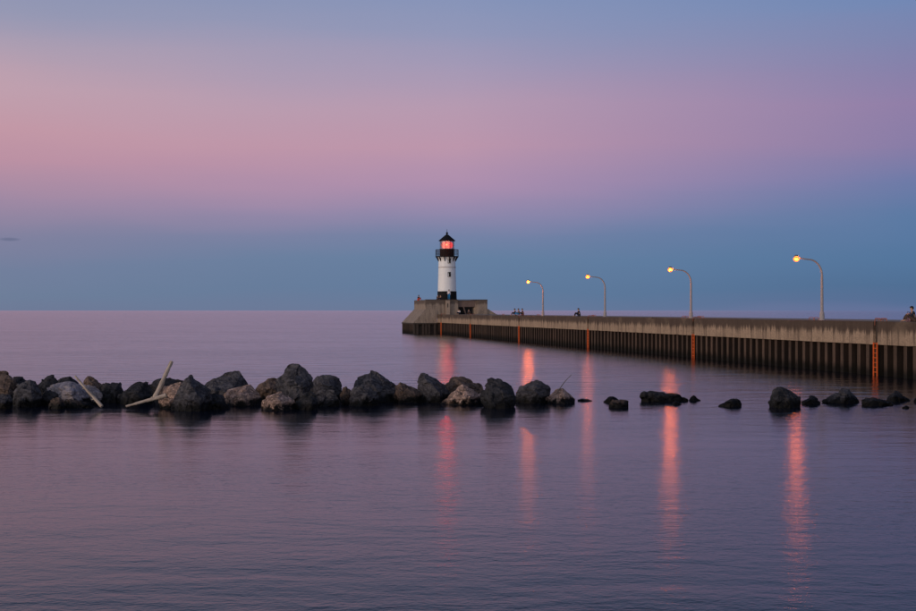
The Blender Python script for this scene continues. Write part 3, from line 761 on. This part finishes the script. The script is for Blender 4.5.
# ------------------------------------------------------------------ people
def skin_mesh(name, verts, edges, radii, m, parent):
    me = bpy.data.meshes.new(name); me.from_pydata([Vector(v) for v in verts], edges, [])
    o = bpy.data.objects.new(name, me); link(o, parent)
    sk = o.modifiers.new('skin', 'SKIN'); sk.use_smooth_shade = True
    for d, r in zip(me.skin_vertices[0].data, radii):
        d.radius = (r, r) if not isinstance(r, tuple) else r
    me.skin_vertices[0].data[0].use_root = True
    sb = o.modifiers.new('sub', 'SUBSURF'); sb.levels = 1; sb.render_levels = 1
    me.materials.append(m); return o
def person(loc, rz, label, pose, top, legs, long_hair=False, hair='hair'):
    r = empty('person', loc, rz); tag(r, label, 'person', None)
    # faces -Y in local space; z measured from the feet (standing) or the seat (sitting)
    if pose == 'stand':
        J = dict(pel=(0, 0, .95), wst=(0, 0, 1.10), chs=(0, 0, 1.32), nk=(0, .0, 1.48), hd=(0, -.02, 1.60), tp=(0, -.01, 1.70),
                 hl=(.10, 0, .90), kl=(.11, -.03, .50), al=(.11, .02, .08), fl=(.12, -.16, .03),
                 hr=(-.10, 0, .90), kr=(-.11, -.01, .50), ar=(-.12, .04, .08), fr=(-.14, -.14, .03),
                 sl=(.17, 0, 1.40), el=(.24, .02, 1.13), wl=(.23, -.10, .90), gl=(.22, -.13, .81),
                 sr=(-.17, 0, 1.40), er=(-.25, .03, 1.13), wr=(-.22, -.12, .92), gr=(-.20, -.17, .84))
    else:
        J = dict(pel=(0, 0, .10), wst=(0, -.01, .24), chs=(0, -.06, .46), nk=(0, -.10, .61), hd=(0, -.14, .73), tp=(0, -.13, .83),
                 hl=(.10, -.04, .10), kl=(.14, -.42, .40), al=(.13, -.52, .08), fl=(.13, -.68, .03),
                 hr=(-.10, -.04, .10), kr=(-.15, -.40, .38), ar=(-.14, -.55, .08), fr=(-.15, -.70, .03),
                 sl=(.17, -.07, .54), el=(.24, -.20, .33), wl=(.15, -.38, .42), gl=(.08, -.43, .44),
                 sr=(-.17, -.07, .54), er=(-.25, -.18, .33), wr=(-.14, -.37, .41), gr=(-.05, -.43, .43))
    order = ['pel', 'wst', 'chs', 'nk', 'hd', 'tp', 'hl', 'kl', 'al', 'fl', 'hr', 'kr', 'ar', 'fr', 'sl', 'el', 'wl', 'gl', 'sr', 'er', 'wr', 'gr']
    rad = dict(pel=.12, wst=.11, chs=.13, nk=.055, hd=.095, tp=.07, hl=.085, kl=.058, al=.042, fl=.035, hr=.085, kr=.058, ar=.042, fr=.035,
               sl=.06, el=.042, wl=.028, gl=.032, sr=.06, er=.042, wr=.028, gr=.032)
    ed = [('pel', 'wst'), ('wst', 'chs'), ('chs', 'nk'), ('nk', 'hd'), ('hd', 'tp'), ('pel', 'hl'), ('hl', 'kl'), ('kl', 'al'), ('al', 'fl'),
          ('pel', 'hr'), ('hr', 'kr'), ('kr', 'ar'), ('ar', 'fr'), ('chs', 'sl'), ('sl', 'el'), ('el', 'wl'), ('wl', 'gl'), ('chs', 'sr'), ('sr', 'er'), ('er', 'wr'), ('wr', 'gr')]
    def sub(names, k, mname, oname):
        idx = {n: i for i, n in enumerate(names)}
        return skin_mesh(oname, [J[n] for n in names], [(idx[a], idx[b]) for a, b in ed if a in idx and b in idx], [rad[n] * k for n in names], M[mname], r)
    body = sub(order, 1.0, 'skin', 'body')
    # nose, and hair as a cap (and a fall of hair when long)
    sub(['chs', 'wst', 'pel', 'sl', 'el', 'wl', 'sr', 'er', 'wr'], 1.22, top, 'shirt')
    sub(['pel', 'hl', 'kl', 'al', 'hr', 'kr', 'ar'], 1.24, legs, 'trousers')
    hd = Vector(J['hd'])
    bm = bmesh.new(); bmesh.ops.create_uvsphere(bm, u_segments=14, v_segments=10, radius=.118)
    bmesh.ops.delete(bm, geom=[v for v in bm.verts if v.co.z < -0.02 and v.co.y < 0.03], context='VERTS')
    for v in bm.verts:
        v.co += hd + Vector((0, .02, .045))
        if long_hair and v.co.z < hd.z: v.co.z -= 0.22; v.co.x *= 1.1
    obj('hair', bm, M[hair], r, True)
    return r
def on_pier(px, v, z=TOPZ): return pier_pt(v, u_at(px, v), z)
Yh = 212.0
def on_head(px, y_off=0.0, z=TB):
    Y = pier_pt(2, 215.4 + y_off).y
    return Vector(((px - CX) / F * Y, Y, z))
person(on_head(449, 1.6, TB), 0.1, 'standing person in white top and blue trousers in front of the lighthouse base', 'stand', 'white_cloth', 'blue_cloth', True)
person(on_head(418.3, 5.5), 0.8, 'person with a red jacket sitting alone at the left end of the platform', 'sit', 'navy_cloth', 'red_cloth')
person(on_head(437.6, 1.6), 0.5, 'person in brown sitting on the platform left of the lighthouse base', 'sit', 'brown_cloth', 'brown_cloth')
person(on_head(440.9, 1.4), -0.6, 'person sitting close against the left side of the black lighthouse base', 'sit', 'brown_cloth', 'navy_cloth')
person(on_head(459.3, 0.15, TOPZ), -0.5, 'person in a pale top sitting in the dark recess of the platform', 'sit', 'white_cloth', 'navy_cloth')
person(on_head(468.5, 0.15, TOPZ), 0.4, 'person in dark clothes sitting in the right part of the recess', 'sit', 'navy_cloth', 'brown_cloth')
person(on_pier(516, 0.9), -1.5, 'leftmost of three people sitting together on the pier edge', 'sit', 'navy_cloth', 'navy_cloth')
person(on_pier(519.7, 0.9), -1.4, 'middle one of three people sitting together on the pier edge', 'sit', 'grey_cloth', 'blue_cloth')
person(on_pier(523.6, 0.9), -1.7, 'rightmost of three people sitting together on the pier edge', 'sit', 'brown_cloth', 'navy_cloth')
person(on_pier(580, 0.9), -1.9, 'person in dark clothes sitting alone left of the second farthest lamp', 'sit', 'navy_cloth', 'navy_cloth')
person(on_pier(915.5, 0.8), -1.6, 'person sitting on the pier edge at the right edge of the picture', 'sit', 'navy_cloth', 'brown_cloth')
# bag next to the last person
bm = bmesh.new(); bmesh.ops.create_uvsphere(bm, u_segments=16, v_segments=10, radius=1.0)
for v in bm.verts:
    p = v.co; k = 1 + 0.1 * noise.noise(p * 2)
    v.co = Vector((p.x * 0.17 * k, p.y * 0.30 * k, (max(p.z, -0.8) + 0.8) * 0.27 * k))
bag = empty('bag', on_pier(909.5, 0.6), ROT)
obj('sack', bm, M['pink_cloth'], bag, True)
bm = bmesh.new(); tube(bm, [(0, -0.12, 0.42), (0, -0.08, 0.56), (0, 0.08, 0.56), (0, 0.12, 0.42)], 0.014, 6); obj('handle', bm, M['grey_cloth'], bag, True)
tag(bag, 'dusty pink bag beside the person at the right end of the pier', 'bag')
